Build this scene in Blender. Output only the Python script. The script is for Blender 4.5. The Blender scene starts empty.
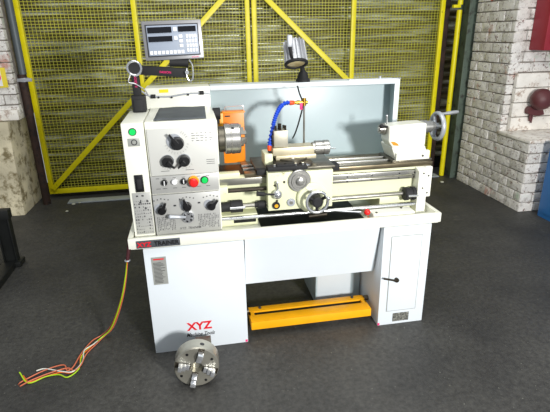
import bpy, bmesh, math, random
from mathutils import Vector, Matrix
random.seed(7)
PI = math.pi
col = bpy.context.scene.collection
V = Vector

# ------------------------------------------------------------------ materials
def lin(c):
    return tuple((x/255/12.92 if x/255 <= .04045 else ((x/255+.055)/1.055)**2.4) for x in c) + (1,)

def mat(name, rgb, rough=.5, metal=0.0, var=.12, scale=6.0, bump=0.0, bscale=60, spec=.5, dirt_or_glint=None, dirt_or_glint_amt=0, coat=0, emit=None, stretch=None):
    m = bpy.data.materials.new(name); m.use_nodes = True
    nt = m.node_tree; n = nt.nodes; b = n['Principled BSDF']
    b.inputs['Roughness'].default_value = rough
    b.inputs['Metallic'].default_value = metal
    b.inputs['Specular IOR Level'].default_value = spec
    b.inputs['Coat Weight'].default_value = coat
    tc = n.new('ShaderNodeTexCoord')
    base = lin(rgb); vec = tc.outputs['Object']
    if stretch:
        mp = n.new('ShaderNodeMapping'); mp.inputs['Scale'].default_value = stretch; nt.links.new(vec, mp.inputs['Vector']); vec = mp.outputs['Vector']
    no = n.new('ShaderNodeTexNoise'); no.inputs['Scale'].default_value = scale; no.inputs['Detail'].default_value = 6
    nt.links.new(vec, no.inputs['Vector'])
    r = n.new('ShaderNodeValToRGB')
    r.color_ramp.elements[0].position = .3; r.color_ramp.elements[1].position = .7
    r.color_ramp.elements[0].color = tuple(x*(1-var) for x in base[:3]) + (1,)
    r.color_ramp.elements[1].color = tuple(min(1, x*(1+var*.5)) for x in base[:3]) + (1,)
    nt.links.new(no.outputs['Fac'], r.inputs['Fac'])
    out = r.outputs['Color']
    if dirt_or_glint:
        n2 = n.new('ShaderNodeTexNoise'); n2.inputs['Scale'].default_value = scale*2.3; n2.inputs['Detail'].default_value = 9
        n2.inputs['Roughness'].default_value = .7
        nt.links.new(vec, n2.inputs['Vector'])
        r2 = n.new('ShaderNodeValToRGB')
        r2.color_ramp.elements[0].position = 1-dirt_or_glint_amt-.06; r2.color_ramp.elements[0].color = (0, 0, 0, 1)
        r2.color_ramp.elements[1].position = min(1, 1-dirt_or_glint_amt+.06); r2.color_ramp.elements[1].color = (1, 1, 1, 1)
        nt.links.new(n2.outputs['Fac'], r2.inputs['Fac'])
        mx = n.new('ShaderNodeMix'); mx.data_type = 'RGBA'
        mx.inputs['B'].default_value = lin(dirt_or_glint)
        nt.links.new(r2.outputs['Color'], mx.inputs['Factor']); nt.links.new(out, mx.inputs['A'])
        out = mx.outputs['Result']
    nt.links.new(out, b.inputs['Base Color'])
    if bump:
        n3 = n.new('ShaderNodeTexNoise'); n3.inputs['Scale'].default_value = bscale; n3.inputs['Detail'].default_value = 5
        nt.links.new(tc.outputs['Object'], n3.inputs['Vector'])
        bp = n.new('ShaderNodeBump'); bp.inputs['Strength'].default_value = bump; bp.inputs['Distance'].default_value = .01
        nt.links.new(n3.outputs['Fac'], bp.inputs['Height']); nt.links.new(bp.outputs['Normal'], b.inputs['Normal'])
    if emit:
        b.inputs['Emission Color'].default_value = lin(emit[0]); b.inputs['Emission Strength'].default_value = emit[1]
    return m

M = {
 'cream': mat('cream enamel', (240,240,227), .38, var=.05, coat=.2, dirt_or_glint=(120,110,70), dirt_or_glint_amt=.27, scale=5),
 'green_cream': mat('pale green casting enamel', (229,231,194), .4, var=.06, dirt_or_glint=(120,110,50), dirt_or_glint_amt=.32, scale=6),
 'cabinet': mat('white sheet metal enamel', (226,233,238), .4, var=.025, dirt_or_glint=(120,120,110), dirt_or_glint_amt=.2, scale=4),
 'guard': mat('grey white sheet enamel', (182,198,202), .35, var=.04, dirt_or_glint=(130,140,130), dirt_or_glint_amt=.25, scale=3),
 'guard_lip': mat('white folded sheet edge', (214,222,226), .4, var=.03),
 'panel': mat('brushed control plate', (190,190,186), .38, .35, var=.06, scale=3),
 'panel2': mat('pale control plate', (212,212,206), .4, .1, var=.04, scale=3),
 'ink': mat('panel ink', (40,40,46), .6),
 'black': mat('black plastic', (18,18,20), .35, var=.2),
 'rubber': mat('black rubber', (24,24,26), .7, var=.2),
 'mat': mat('grey rubber mat', (78,84,88), .7, var=.2, scale=12),
 'steel': mat('ground steel', (158,156,148), .3, .8, var=.2, scale=15),
 'oily': mat('oily dark steel', (62,56,46), .5, .6, var=.4, scale=20),
 'way': mat('slideway steel', (140,128,104), .32, .9, var=.3, scale=14),
 'chrome': mat('chrome', (220,222,225), .2, .8, var=.05),
 'bright': mat('bright turned steel', (184,183,178), .27, .8, var=.12, scale=20),
 'cast': mat('grey cast steel', (110,106,95), .42, .85, var=.3, scale=25),
 'compound': mat('ground compound slide', (206,196,166), .4, .45, var=.1, scale=18, dirt_or_glint=(110,90,50), dirt_or_glint_amt=.3),
 'orange': mat('orange enamel', (246,140,14), .4, var=.08, scale=10),
 'yellow_orange': mat('orange yellow treadle paint', (250,176,10), .42, var=.08, dirt_or_glint=(140,80,20), dirt_or_glint_amt=.3, scale=14),
 'red': mat('red plastic', (225,30,30), .35, var=.05),
 'amber': mat('amber plastic ring', (240,170,20), .4),
 'green': mat('green button', (20,190,90), .3, emit=((20,230,90), .25)),
 'white': mat('white plastic', (235,235,235), .4),
 'blue': mat('blue segmented hose', (25,75,200), .4, var=.15),
 'hose_or': mat('orange hose fitting', (235,80,25), .4),
 'brass': mat('brass', (190,150,60), .3, 1),
 'badge': mat('dark badge', (100,104,110), .35, .5, var=.1),
 'redink': mat('red ink', (225,20,40), .5, var=.02),
 'pink': mat('pink ink', (240,40,120), .5, var=.02),
 'silver': mat('silver paint', (178,182,188), .35, .3, var=.05),
 'dro_face': mat('blue grey membrane', (150,160,176), .45, var=.03),
 'dro_frame': mat('silver bezel', (150,150,152), .35, .5, var=.1),
 'screen': mat('dark display window', (20,22,28), .12),
 'lampfin': mat('cast aluminium fins', (190,192,196), .4, .4, var=.08),
 'lens': mat('lamp lens', (225,205,150), .15, .3, var=.1),
 'yellow': mat('yellow gloss paint', (240,225,8), .4, var=.1, scale=8, dirt_or_glint=(110,95,20), dirt_or_glint_amt=.33),
 'wire': mat('yellow wire mesh', (200,197,66), .5, var=.2, scale=5),
 'shutter': mat('galvanised shutter slat', (120,112,78), .38, .4, var=.5, scale=1.6, dirt_or_glint=(218,222,204), dirt_or_glint_amt=.46, stretch=(.35,1,5)),  # pale streaks: light highlights painted into the slat colour, with bare metal showing
 'rust': mat('rusty brown steel', (62,42,34), .8, var=.5, scale=9, dirt_or_glint=(30,24,22), dirt_or_glint_amt=.45),
 'greysteel': mat('grey green column paint', (86,100,88), .65, var=.3, scale=5, dirt_or_glint=(46,44,38), dirt_or_glint_amt=.42),
 'pipegrey': mat('dull grey downpipe', (92,100,104), .5, .2, var=.2),
 'concrete': mat('rough painted concrete', (216,206,176), .9, var=.3, scale=4, bump=1.0, bscale=14, dirt_or_glint=(128,116,84), dirt_or_glint_amt=.45),
 'stone': mat('white painted stone', (238,233,224), .8, var=.16, scale=7, bump=1.0, bscale=14, dirt_or_glint=(170,150,134), dirt_or_glint_amt=.42),
 'redbox': mat('dark red box paint', (150,32,48), .45, var=.12, scale=4),
 'bell': mat('dark maroon bell paint', (92,44,46), .5, var=.2),
 'bluebox': mat('blue cabinet paint', (52,128,205), .45, var=.2, scale=3),
 'darksteel': mat('black painted steel', (26,28,27), .5, .3, var=.4, scale=8),
 'thresh': mat('worn threshold steel', (190,198,202), .4, .3, var=.3, scale=4),
 'sleeve': mat('dark red sleeve', (70,24,30), .6),
 'w_orange': mat('orange wire', (230,110,40), .45), 'w_red': mat('salmon wire', (206,112,80), .45),
 'w_green': mat('yellow green wire', (170,210,30), .45), 'w_white': mat('white wire', (220,220,210), .45),
 'sign': mat('sign yellow', (236,214,60), .5), 'tray_black': mat('black tray plate', (12,12,11), .5), 'toolpost': mat('pale tool post steel', (186,182,164), .38, .4, var=.15, scale=20), 'bodysteel': mat('warm worn chuck steel', (180,177,164), .33, .75, var=.2, scale=14), 'litter': mat('pale grit', (190,190,170), .8),
 'label_grey': mat('grey data label', (172,174,168), .45, .3, var=.1, scale=30),
 'photo_label': mat('grey mottled label', (150,150,140), .5, var=.6, scale=60, dirt_or_glint=(50,50,48), dirt_or_glint_amt=.5),
}

def floor_material():
    m = bpy.data.materials.new('worn dark workshop floor'); m.use_nodes = True
    nt = m.node_tree; n = nt.nodes; L = nt.links; b = n['Principled BSDF']
    tc = n.new('ShaderNodeTexCoord')
    def noise(s, d=6, rg=.5):
        x = n.new('ShaderNodeTexNoise'); x.inputs['Scale'].default_value = s; x.inputs['Detail'].default_value = d; x.inputs['Roughness'].default_value = rg
        L.new(tc.outputs['Object'], x.inputs['Vector']); return x
    def ramp(src, p0, c0, p1, c1):
        r = n.new('ShaderNodeValToRGB'); e = r.color_ramp.elements
        e[0].position = p0; e[0].color = c0; e[1].position = p1; e[1].color = c1
        L.new(src.outputs['Fac'], r.inputs['Fac']); return r
    a = ramp(noise(1.3, 8, .62), .32, lin((47,47,47)), .68, lin((76,75,72)))
    f = ramp(noise(38, 6, .7), .35, (.55,.55,.55,1), .7, (1.25,1.25,1.22,1))
    mx = n.new('ShaderNodeMix'); mx.data_type = 'RGBA'; mx.blend_type = 'MULTIPLY'; mx.inputs['Factor'].default_value = 1
    L.new(a.outputs['Color'], mx.inputs['A']); L.new(f.outputs['Color'], mx.inputs['B'])
    sp = ramp(noise(95, 3, .5), .71, (0,0,0,1), .75, (1,1,1,1))
    m2 = n.new('ShaderNodeMix'); m2.data_type = 'RGBA'; m2.inputs['B'].default_value = lin((150,150,138))
    L.new(sp.outputs['Color'], m2.inputs['Factor']); L.new(mx.outputs['Result'], m2.inputs['A'])
    pt = ramp(noise(4.5, 9, .75), .62, (0,0,0,1), .72, (.35,.35,.35,1))
    m3 = n.new('ShaderNodeMix'); m3.data_type = 'RGBA'; m3.inputs['B'].default_value = lin((128,126,116))
    L.new(pt.outputs['Color'], m3.inputs['Factor']); L.new(m2.outputs['Result'], m3.inputs['A'])
    L.new(m3.outputs['Result'], b.inputs['Base Color'])
    rr = ramp(noise(2.2, 6, .6), .3, (.45,.45,.45,1), .7, (.75,.75,.75,1)); L.new(rr.outputs['Color'], b.inputs['Roughness'])
    bp = n.new('ShaderNodeBump'); bp.inputs['Strength'].default_value = .45; bp.inputs['Distance'].default_value = .006
    L.new(noise(45, 6, .7).outputs['Fac'], bp.inputs['Height']); L.new(bp.outputs['Normal'], b.inputs['Normal'])
    return m

def brick_material():
    m = bpy.data.materials.new('old white painted brick'); m.use_nodes = True
    nt = m.node_tree; n = nt.nodes; L = nt.links; b = n['Principled BSDF']; b.inputs['Roughness'].default_value = .8
    tc = n.new('ShaderNodeTexCoord'); at = n.new('ShaderNodeAttribute'); at.attribute_name = 'tone'
    def noise(s, d=6, rg=.6):
        x = n.new('ShaderNodeTexNoise'); x.inputs['Scale'].default_value = s; x.inputs['Detail'].default_value = d; x.inputs['Roughness'].default_value = rg
        L.new(tc.outputs['Object'], x.inputs['Vector']); return x
    def mixin(a, fac, c, blend='MIX'):
        x = n.new('ShaderNodeMix'); x.data_type = 'RGBA'; x.blend_type = blend
        if isinstance(fac, float): x.inputs['Factor'].default_value = fac
        else: L.new(fac, x.inputs['Factor'])
        L.new(a, x.inputs['A'])
        if isinstance(c, tuple): x.inputs['B'].default_value = c
        else: L.new(c, x.inputs['B'])
        return x.outputs['Result']
    def mask(src, p0, p1):
        r = n.new('ShaderNodeValToRGB'); e = r.color_ramp.elements; e[0].position = p0; e[1].position = p1
        L.new(src, r.inputs['Fac']); return r.outputs['Color']
    r = n.new('ShaderNodeValToRGB'); r.color_ramp.elements[0].color = lin((226,222,215)); r.color_ramp.elements[1].color = lin((246,243,238))
    L.new(at.outputs['Fac'], r.inputs['Fac'])
    c = r.outputs['Color']
    c = mixin(c, mask(noise(13, 8, .75).outputs['Fac'], .5, .68), lin((176,170,162)))
    c = mixin(c, mask(noise(3.2, 5, .7).outputs['Fac'], .6, .68), lin((206,160,146)))
    c = mixin(c, mask(noise(34, 6, .7).outputs['Fac'], .57, .64), lin((120,88,80)))
    c = mixin(c, mask(noise(5.5, 4, .6).outputs['Fac'], .69, .71), lin((196,92,66)))
    c = mixin(c, mask(noise(2.6, 3, .5).outputs['Fac'], .68, .74), lin((190,206,184)))
    L.new(c, b.inputs['Base Color'])
    bp = n.new('ShaderNodeBump'); bp.inputs['Strength'].default_value = 1.0; bp.inputs['Distance'].default_value = .022
    L.new(noise(26, 8, .7).outputs['Fac'], bp.inputs['Height']); L.new(bp.outputs['Normal'], b.inputs['Normal'])
    return m
M['floor'] = floor_material(); M['brick'] = brick_material()
M['mortar'] = mat('dark mortar', (146,138,130), .95, var=.4, scale=14, bump=.6)

# ------------------------------------------------------------------ geometry collector
def frame_of(axis):
    a = V(axis).normalized(); t = V((0,0,1)) if abs(a.z) < .9 else V((1,0,0))
    x = a.cross(t).normalized(); return a, x, a.cross(x).normalized()

class MB:
    def __init__(s): s.bm = bmesh.new()
    def _vf(s, vs, fs):
        bv = [s.bm.verts.new(v) for v in vs]
        for f in fs:
            try: s.bm.faces.new([bv[i] for i in f])
            except ValueError: pass
        return bv
    def box(s, x0, x1, y0, y1, z0, z1, bev=0.0, mx=None):
        t = bmesh.new(); bmesh.ops.create_cube(t, size=1)
        for v in t.verts: v.co = V((x0+(v.co.x+.5)*(x1-x0), y0+(v.co.y+.5)*(y1-y0), z0+(v.co.z+.5)*(z1-z0)))
        if bev: bmesh.ops.bevel(t, geom=t.edges[:], offset=bev, segments=2, affect='EDGES', profile=.6)
        return s._merge(t, mx)
    def _merge(s, t, mx=None):
        t.verts.index_update()
        s._vf([(mx @ v.co) if mx else v.co.copy() for v in t.verts], [[v.index for v in f.verts] for f in t.faces]); t.free(); return s
    def bar(s, p0, p1, w, h, up=(0,0,1), bev=0.0):
        p0, p1 = V(p0), V(p1); d = (p1-p0); L = d.length; x = d/L
        z = V(up); z = (z - x*z.dot(x)).normalized(); y = z.cross(x)
        m = Matrix((x, y, z)).transposed().to_4x4(); m.translation = p0
        return s.box(0, L, -w/2, w/2, -h/2, h/2, bev, m)
    def prism(s, pts, d, off=(0,0,0)):
        """pts: 3-D polygon, d: extrusion vector"""
        n = len(pts); d = V(d); off = V(off)
        vs = [V(p)+off for p in pts] + [V(p)+off+d for p in pts]
        fs = [list(range(n)), list(range(2*n-1, n-1, -1))] + [[i, i+n, (i+1) % n + n, (i+1) % n] for i in range(n)]
        s._vf(vs, fs); return s
    def rev(s, c, axis, prof, seg=32):
        """prof: list of (t along axis, radius)"""
        a, x, y = frame_of(axis); c = V(c); vs = []; fs = []
        for (t, r) in prof:
            for k in range(seg):
                an = 2*PI*k/seg; vs.append(c + a*t + (x*math.cos(an) + y*math.sin(an))*max(r, 1e-5))
        for i in range(len(prof)-1):
            for k in range(seg):
                fs.append([i*seg+k, i*seg+(k+1) % seg, (i+1)*seg+(k+1) % seg, (i+1)*seg+k])
        fs.append(list(range(seg))[::-1]); fs.append([(len(prof)-1)*seg+k for k in range(seg)])
        s._vf(vs, fs); return s
    def cyl(s, p0, p1, r, r1=None, seg=24, ch=0.0):
        p0, p1 = V(p0), V(p1); L = (p1-p0).length; r1 = r if r1 is None else r1
        pr = [(0, r), (L, r1)] if not ch else [(0, r-ch), (ch, r), (L-ch, r1), (L, r1-ch)]
        return s.rev(p0, p1-p0, pr, seg)
    def ball(s, c, r, seg=20, sq=1.0):
        pr = [(-r*math.cos(PI*i/12)*sq, r*math.sin(PI*i/12)) for i in range(13)]
        return s.rev(c, (0,0,1), pr, seg)
    def torus(s, c, axis, R, r, seg=48, ms=10, flat=1.0):
        a, x, y = frame_of(axis); c = V(c); vs = []; fs = []
        for i in range(seg):
            an = 2*PI*i/seg; e = x*math.cos(an)+y*math.sin(an)
            for j in range(ms):
                b = 2*PI*j/ms; vs.append(c + e*(R + r*math.cos(b)) + a*r*flat*math.sin(b))
        for i in range(seg):
            for j in range(ms):
                fs.append([i*ms+j, ((i+1) % seg)*ms+j, ((i+1) % seg)*ms+(j+1) % ms, i*ms+(j+1) % ms])
        s._vf(vs, fs); return s
    def tube(s, pts, r, seg=10, smooth=6):
        P = [V(p) for p in pts]
        if smooth and len(P) > 2:
            Q = []; E = [P[0]*2-P[1]] + P + [P[-1]*2-P[-2]]
            for i in range(1, len(E)-2):
                for k in range(smooth):
                    t = k/smooth; p0, p1, p2, p3 = E[i-1:i+3]
                    Q.append(.5*((2*p1)+(p2-p0)*t+(2*p0-5*p1+4*p2-p3)*t*t+(3*p1-p0-3*p2+p3)*t**3))
            Q.append(P[-1]); P = Q
        vs = []; fs = []; n = len(P); nrm = None
        for i, p in enumerate(P):
            d = (P[min(i+1, n-1)] - P[max(i-1, 0)]).normalized()
            if nrm is None: nrm = d.orthogonal().normalized()
            nrm = (nrm - d*nrm.dot(d)).normalized(); b = d.cross(nrm)
            rr = r(i/(n-1)) if callable(r) else r
            for k in range(seg):
                an = 2*PI*k/seg; vs.append(p + (nrm*math.cos(an)+b*math.sin(an))*rr)
        for i in range(n-1):
            for k in range(seg): fs.append([i*seg+k, i*seg+(k+1) % seg, (i+1)*seg+(k+1) % seg, (i+1)*seg+k])
        fs.append(list(range(seg))[::-1]); fs.append([(n-1)*seg+k for k in range(seg)])
        s._vf(vs, fs); s.path = P; return s
    def text(s, st, size, loc, rot=(PI/2,0,0), ext=.0006, align='LEFT', shear=0, bold=0, sx=1):
        cu = bpy.data.curves.new('t', 'FONT'); cu.body = st; cu.size = size; cu.extrude = ext; cu.align_x = align; cu.shear = shear; cu.offset = bold
        cu.resolution_u = 4
        o = bpy.data.objects.new('t', cu); col.objects.link(o); bpy.context.view_layer.update()
        me = bpy.data.meshes.new_from_object(o.evaluated_get(bpy.context.evaluated_depsgraph_get()))
        from mathutils import Euler
        mx = Matrix.Translation(V(loc)) @ Euler(rot).to_matrix().to_4x4() @ Matrix.Diagonal((sx,1,1,1))
        t = bmesh.new(); t.from_mesh(me); s._merge(t, mx)
        bpy.data.objects.remove(o); bpy.data.curves.remove(cu); bpy.data.meshes.remove(me); return s
    def build(s, name, m, parent=None, loc=None, mx=None, sharp=32):
        off = V((0,0,0))
        if parent is not None: off = V(parent['_o'])
        elif loc is not None: off = V(loc)
        if mx:
            for v in s.bm.verts: v.co = mx @ v.co
        for v in s.bm.verts: v.co -= off
        bmesh.ops.recalc_face_normals(s.bm, faces=s.bm.faces[:])
        me = bpy.data.meshes.new(name); s.bm.to_mesh(me); s.bm.free()
        me.materials.append(M[m]); me.shade_smooth(); me.set_sharp_from_angle(angle=math.radians(sharp))
        o = bpy.data.objects.new(name, me); col.objects.link(o)
        o['_o'] = list(off)
        if parent is not None: o.parent = parent
        else: o.location = off
        return o

def tag(o, label=None, cat=None, group=None, kind=None):
    if label: o['label'] = label
    if cat: o['category'] = cat
    if group: o['group'] = group
    if kind: o['kind'] = kind
    return o
def thing(name, loc, label, cat, group=None):
    o = bpy.data.objects.new(name, None); col.objects.link(o); o.location = loc; o['_o'] = list(loc); o.empty_display_size = .1
    return tag(o, label, cat, group)
def B(*a, **k): return MB().box(*a, **k)

# ================================================================== SETTING
B(-3.2, 5.0, -5.2, 3.3, -.06, 0).build('floor', 'floor')
tag(bpy.data.objects['floor'], kind='structure')

# roller shutter behind the mesh gates: curved horizontal slats
ys = 3.12
def slats(x0, x1, z0, z1, pitch=.088):
    mb = MB(); z = z0; prof = []
    while z < z1:
        for k in range(5):
            t = k/5; prof.append((ys - .034*math.sin(PI*t) , z + pitch*t*.86))
        prof.append((ys + .012, z + pitch*.88)); prof.append((ys + .012, z+pitch*.98))
        z += pitch
    n = len(prof)
    vs = [(x0, y, z) for y, z in prof] + [(x1, y, z) for y, z in prof] + [(x0, y+.02, z) for y, z in prof] + [(x1, y+.02, z) for y, z in prof]
    fs = [[i, i+1, n+i+1, n+i] for i in range(n-1)] + [[2*n+i, 3*n+i, 3*n+i+1, 2*n+i+1] for i in range(n-1)]
    fs += [[0, n, 3*n, 2*n], [n-1, 3*n-1, 4*n-1, 2*n-1]]
    mb._vf(vs, fs); return mb
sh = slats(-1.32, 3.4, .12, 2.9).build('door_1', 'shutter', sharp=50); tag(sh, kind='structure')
bb = B(-1.34, 3.4, 3.07, 3.15, .0, .12, .004).build('bottom_bar', 'darksteel', sh)

# left: brick wall above a big concrete plinth
def bricks(nx, nz, L, H, place, name, tonehook=None, jit=.004):
    """place(u0,u1,z0,z1,d)->8 pts box description (x0,x1,y0,y1,z0,z1)"""
    mb = MB(); tones = []
    bw, bh, g = .228, .088, .006
    row = 0; z = 0
    while z < H-.01:
        u = -(bw+g)*.5*(row % 2); z1 = min(z+bh, H)
        while u < L:
            u0, u1 = max(u, 0)+g/2, min(u+bw, L)-g/2+g/2
            if u1-u0 > .03:
                d = random.uniform(-jit, jit); n0 = len(mb.bm.faces)
                mb.box(*place(u0, u1, z+random.uniform(0,.003), z1-random.uniform(0,.004), d), bev=.004)
                t = random.random()
                tones += [t]*(len(mb.bm.faces)-n0)
            u += bw+g
        z += bh+g; row += 1
    return mb, tones
def build_bricks(mb, tones, name, backing, parent=None):
    mb.bm.faces.ensure_lookup_table()
    o = mb.build(name, 'brick', parent, sharp=60)
    a = o.data.attributes.new('tone', 'FLOAT', 'FACE')
    for i, t in enumerate(tones[:len(o.data.polygons)]): a.data[i].value = t
    return o
# main right wall: its face looks toward -x, at x = 3.25, from y 2.53 to y 1.90 (full height) and down to 1.46 below the ledge
mb, tn = bricks(0, 0, .64, 2.95, lambda u0,u1,z0,z1,d: (3.25+d, 3.35, 2.54-u1, 2.54-u0, z0, z1), 'w')
wr = build_bricks(mb, tn, 'wall_right', None); tag(wr, kind='structure')
B(3.268, 4.6, 1.925, 2.535, 0, 2.95).build('mortar_core', 'mortar', wr)
# brick face looking at the room entrance side (toward -y) above the white stone block
mb, tn = bricks(0, 0, 1.3, 1.73, lambda u0,u1,z0,z1,d: (3.27+u0, 3.27+u1, 1.90+d, 1.96, 1.235+z0, 1.235+z1), 'w')
o = build_bricks(mb, tn, 'wall_right', None); tag(o, kind='structure')
# low buttress with a flat ledge
mb, tn = bricks(0, 0, .45, .66, lambda u0,u1,z0,z1,d: (3.245+d, 3.33, 1.905-u1, 1.905-u0, z0, z1), 'w')
bt = build_bricks(mb, tn, 'wall_right', None); tag(bt, kind='structure')
mb, tn = bricks(0, 0, 1.2, .66, lambda u0,u1,z0,z1,d: (3.25+u0, 3.25+u1, 1.45+d, 1.52, z0, z1), 'w')
build_bricks(mb, tn, 'front_face', None, bt)
B(3.262, 4.6, 1.468, 1.9, 0, .655).build('mortar_core', 'mortar', bt)
B(3.235, 4.6, 1.44, 1.92, .655, .685, .008).build('ledge', 'stone', bt)
# white stone block above the ledge
st = thing('painted_stone_block', (3.3, 1.88, .685), 'large white painted stone block above the brick ledge, behind the bell', 'stone block')
mb = MB()
for i in range(4): mb.box(3.315, 4.5, 1.845+(.004 if i % 2 else 0), 1.895, .687+i*.137, .687+(i+1)*.137-.006, .01)
mb.build('course', 'stone', st)
# left wall
mb, tn = bricks(0, 0, 1.7, 2.0, lambda u0,u1,z0,z1,d: (-1.285-u1, -1.285-u0, 2.55+d, 2.63, .95+z0, .95+z1), 'w')
wl = build_bricks(mb, tn, 'wall_left', None); tag(wl, kind='structure')
B(-3.0, -1.30, 2.565, 3.0, 0.9, 2.95).build('mortar_core', 'mortar', wl)
B(-3.0, -1.29, 2.50, 2.66, .905, 1.0, .012).build('stone_course', 'stone', wl)
pl = thing('concrete_plinth', (-1.9, 2.42, 0), 'big rough cream concrete plinth under the painted wall left of the gate', 'plinth')
t = bmesh.new()
mbp = MB()
pts = [(-3.0,2.42),(-1.39,2.42),(-1.37,3.05),(-3.0,3.05)]
top = [(-3.0,2.44),(-1.375,2.44),(-1.33,3.05),(-3.0,3.05)]
n = 4
mbp._vf([(x,y,0) for x,y in pts]+[(x,y,.9) for x,y in top], [[0,1,2,3],[7,6,5,4]]+[[i,(i+1)%n,(i+1)%n+n,i+n] for i in range(n)])
mbp.build('block', 'concrete', pl, sharp=15)

# threshold
tag(B(-1.05, 3.1, 2.66, 2.78, 0.0, .012, .003).build('threshold_plate', 'thresh', loc=(1,2.72,0)), 'worn pale steel threshold plate on the floor before the gates', 'threshold')

# ------------------------------------------------------------------ mesh gates
def gate(x0, xm, x1, rise, name, label):
    g = thing('mesh_gate', ((x0+x1)/2, 2.9, .05), label, 'gate', 'yellow mesh gates')
    y, w, zt = 2.9, .047, 2.75
    for x in (x0, xm, x1): B(x-w/2, x+w/2, y-.02, y+.02, .05, zt, .004).build('upright', 'yellow', g)
    B(x0, x1, y-.019, y+.019, .05, .10, .004).build('bottom_rail', 'yellow', g)
    B(x0, x1, y-.019, y+.019, zt-.05, zt, .004).build('top_rail', 'yellow', g)
    if rise: MB().bar((x0+.02, y-.035, .11), (x0+.02+2.1, y-.035, .11+2.1*.966), .03, .052, up=(0,0,1), bev=.003).build('diagonal_brace', 'yellow', g)
    else: MB().bar((x1-.02, y-.035, .16), (x1-.02-2.0, y-.035, .16+2.0*.93), .03, .052, up=(0,0,1), bev=.003).build('diagonal_brace', 'yellow', g)
    for a, b in ((x0, xm), (xm, x1)):
        mb = MB(); x = a+.03
        def rod(x0_, x1_, y0_, y1_, z0_, z1_):
            mb._vf([(x0_,y0_,z0_),(x1_,y0_,z0_),(x1_,y1_,z0_),(x0_,y1_,z0_),(x0_,y0_,z1_),(x1_,y0_,z1_),(x1_,y1_,z1_),(x0_,y1_,z1_)],
                   [[0,1,5,4],[1,2,6,5],[2,3,7,6],[3,0,4,7],[0,3,2,1],[4,5,6,7]])
        while x < b-.03:
            rod(x-.0022, x+.0022, y+.0, y+.005, .09, zt-.03); x += .0345
        z = .115
        while z < zt-.03:
            rod(a, b, y+.005, y+.010, z-.0022, z+.0022); z += .0285
        mb.build('mesh_panel', 'wire', g, sharp=10)
    return g
gate(-1.245, -.188, .922, True, 'g', 'left yellow mesh gate, its brace rising to the right behind the readout')
gate(.990, 2.05, 3.06, False, 'g', 'right yellow mesh gate behind the work lamp, its brace falling to the right')

# side posts, pole, columns
tag(B(3.10, 3.17, 2.93, 3.0, 0, 2.9, .004).build('gate_post', 'rust', loc=(3.135,2.96,0)), 'thin rusty brown post at the right end of the mesh gates', 'post')
yp = thing('yellow_pole', (3.16, 2.72, 0), 'round yellow pole standing against the grey green column on the right', 'pole')
MB().cyl((3.16, 2.72, 0), (3.16, 2.72, 1.82), .027, ch=.004).build('tube', 'yellow', yp)
B(3.08, 3.16, 2.70, 2.74, 1.84, 1.87, .003).build('hasp', 'yellow', yp)
MB().cyl((3.16, 2.72, 1.87), (3.16, 2.72, 2.85), .027).build('upper_tube', 'yellow', yp)
sc_ = thing('steel_column', (3.24, 2.68, 0), 'grey green painted steel column beside the white brick wall', 'column')
mb = MB(); mb.box(3.20, 3.32, 2.60, 2.61, 0, 2.9, .002); mb.box(3.20, 3.32, 2.80, 2.81, 0, 2.9, .002); mb.box(3.245, 3.26, 2.61, 2.80, 0, 2.9); mb.build('beam', 'greysteel', sc_)
dp = thing('drain_pipe', (-1.25, 2.72, 0), 'grey drainpipe with a rusty lower length left of the gate', 'pipe')
MB().cyl((-1.25,2.72,1.30), (-1.25,2.72,2.9), .034).build('pipe', 'pipegrey', dp)
MB().cyl((-1.262,2.72,0), (-1.262,2.72,1.30), .038).build('lower_pipe', 'rust', dp)
mb = MB(); mb.box(-1.30,-1.17,2.675,2.70,1.235,1.265,.004); mb.cyl((-1.25,2.72,1.232),(-1.25,2.72,1.268),.043); mb.build('bracket', 'silver', dp)

# sign on left wall
sg = thing('wall_sign', (-1.46, 2.54, 1.29), 'small yellow and white sign with a pink mark on the left wall', 'sign')
B(-1.60, -1.335, 2.53, 2.542, 1.20, 1.375, .003).build('plate', 'sign', sg)
B(-1.58, -1.375, 2.526, 2.531, 1.215, 1.36).build('panel', 'white', sg)
mb = MB(); mb.cyl((-1.42,2.5265,1.295), (-1.42,2.5235,1.295), .042); mb.build('mark', 'pink', sg)
B(-1.435, -1.405, 2.520, 2.5245, 1.28, 1.31).build('symbol', 'black', sg)

# red box and bell
rb = thing('red_box', (3.75, 1.85, 1.44), 'dark red metal box fixed high on the painted brick at right', 'box')
B(3.42, 4.1, 1.70, 1.895, 1.435, 2.3, .01).build('case', 'redbox', rb)
B(3.47, 4.07, 1.685, 1.702, 1.49, 2.26, .008).build('door', 'redbox', rb)
be = thing('alarm_bell', (3.61, 1.84, .93), 'dark maroon round bell with hanging bracket on the white painted stone', 'bell')
MB().rev((3.535,1.775,.995), (-.2,-1,.1), [(-.038,.080),(0,.098),(.03,.100),(.06,.094),(.085,.076),(.10,.050),(.108,.018),(.110,0.0)]).build('gong', 'bell', be)
mb = MB(); mb.prism([(3.465,1.79,.925),(3.545,1.79,.915),(3.605,1.79,.885),(3.620,1.79,.845),(3.565,1.79,.835),(3.520,1.79,.84),(3.445,1.79,.86),(3.440,1.79,.90)], (0,.05,0)); mb.cyl((3.495,1.82,.85),(3.500,1.82,.785),.012); mb.cyl((3.520,1.82,.85),(3.515,1.82,.765),.008); mb.build('striker_bracket', 'bell', be)
MB().cyl((3.535,1.846,.99),(3.535,1.79,.99),.03).build('mounting_boss', 'bell', be)
bc = thing('blue_cabinet', (3.6, .9, 0), 'bright blue painted steel cabinet at the right edge by the ledge', 'cabinet')
B(3.36, 3.95, .45, 1.34, .0, .70, .008).build('case', 'bluebox', bc)
B(3.348, 3.362, .50, 1.29, .05, .66, .004).build('door', 'bluebox', bc)

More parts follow.
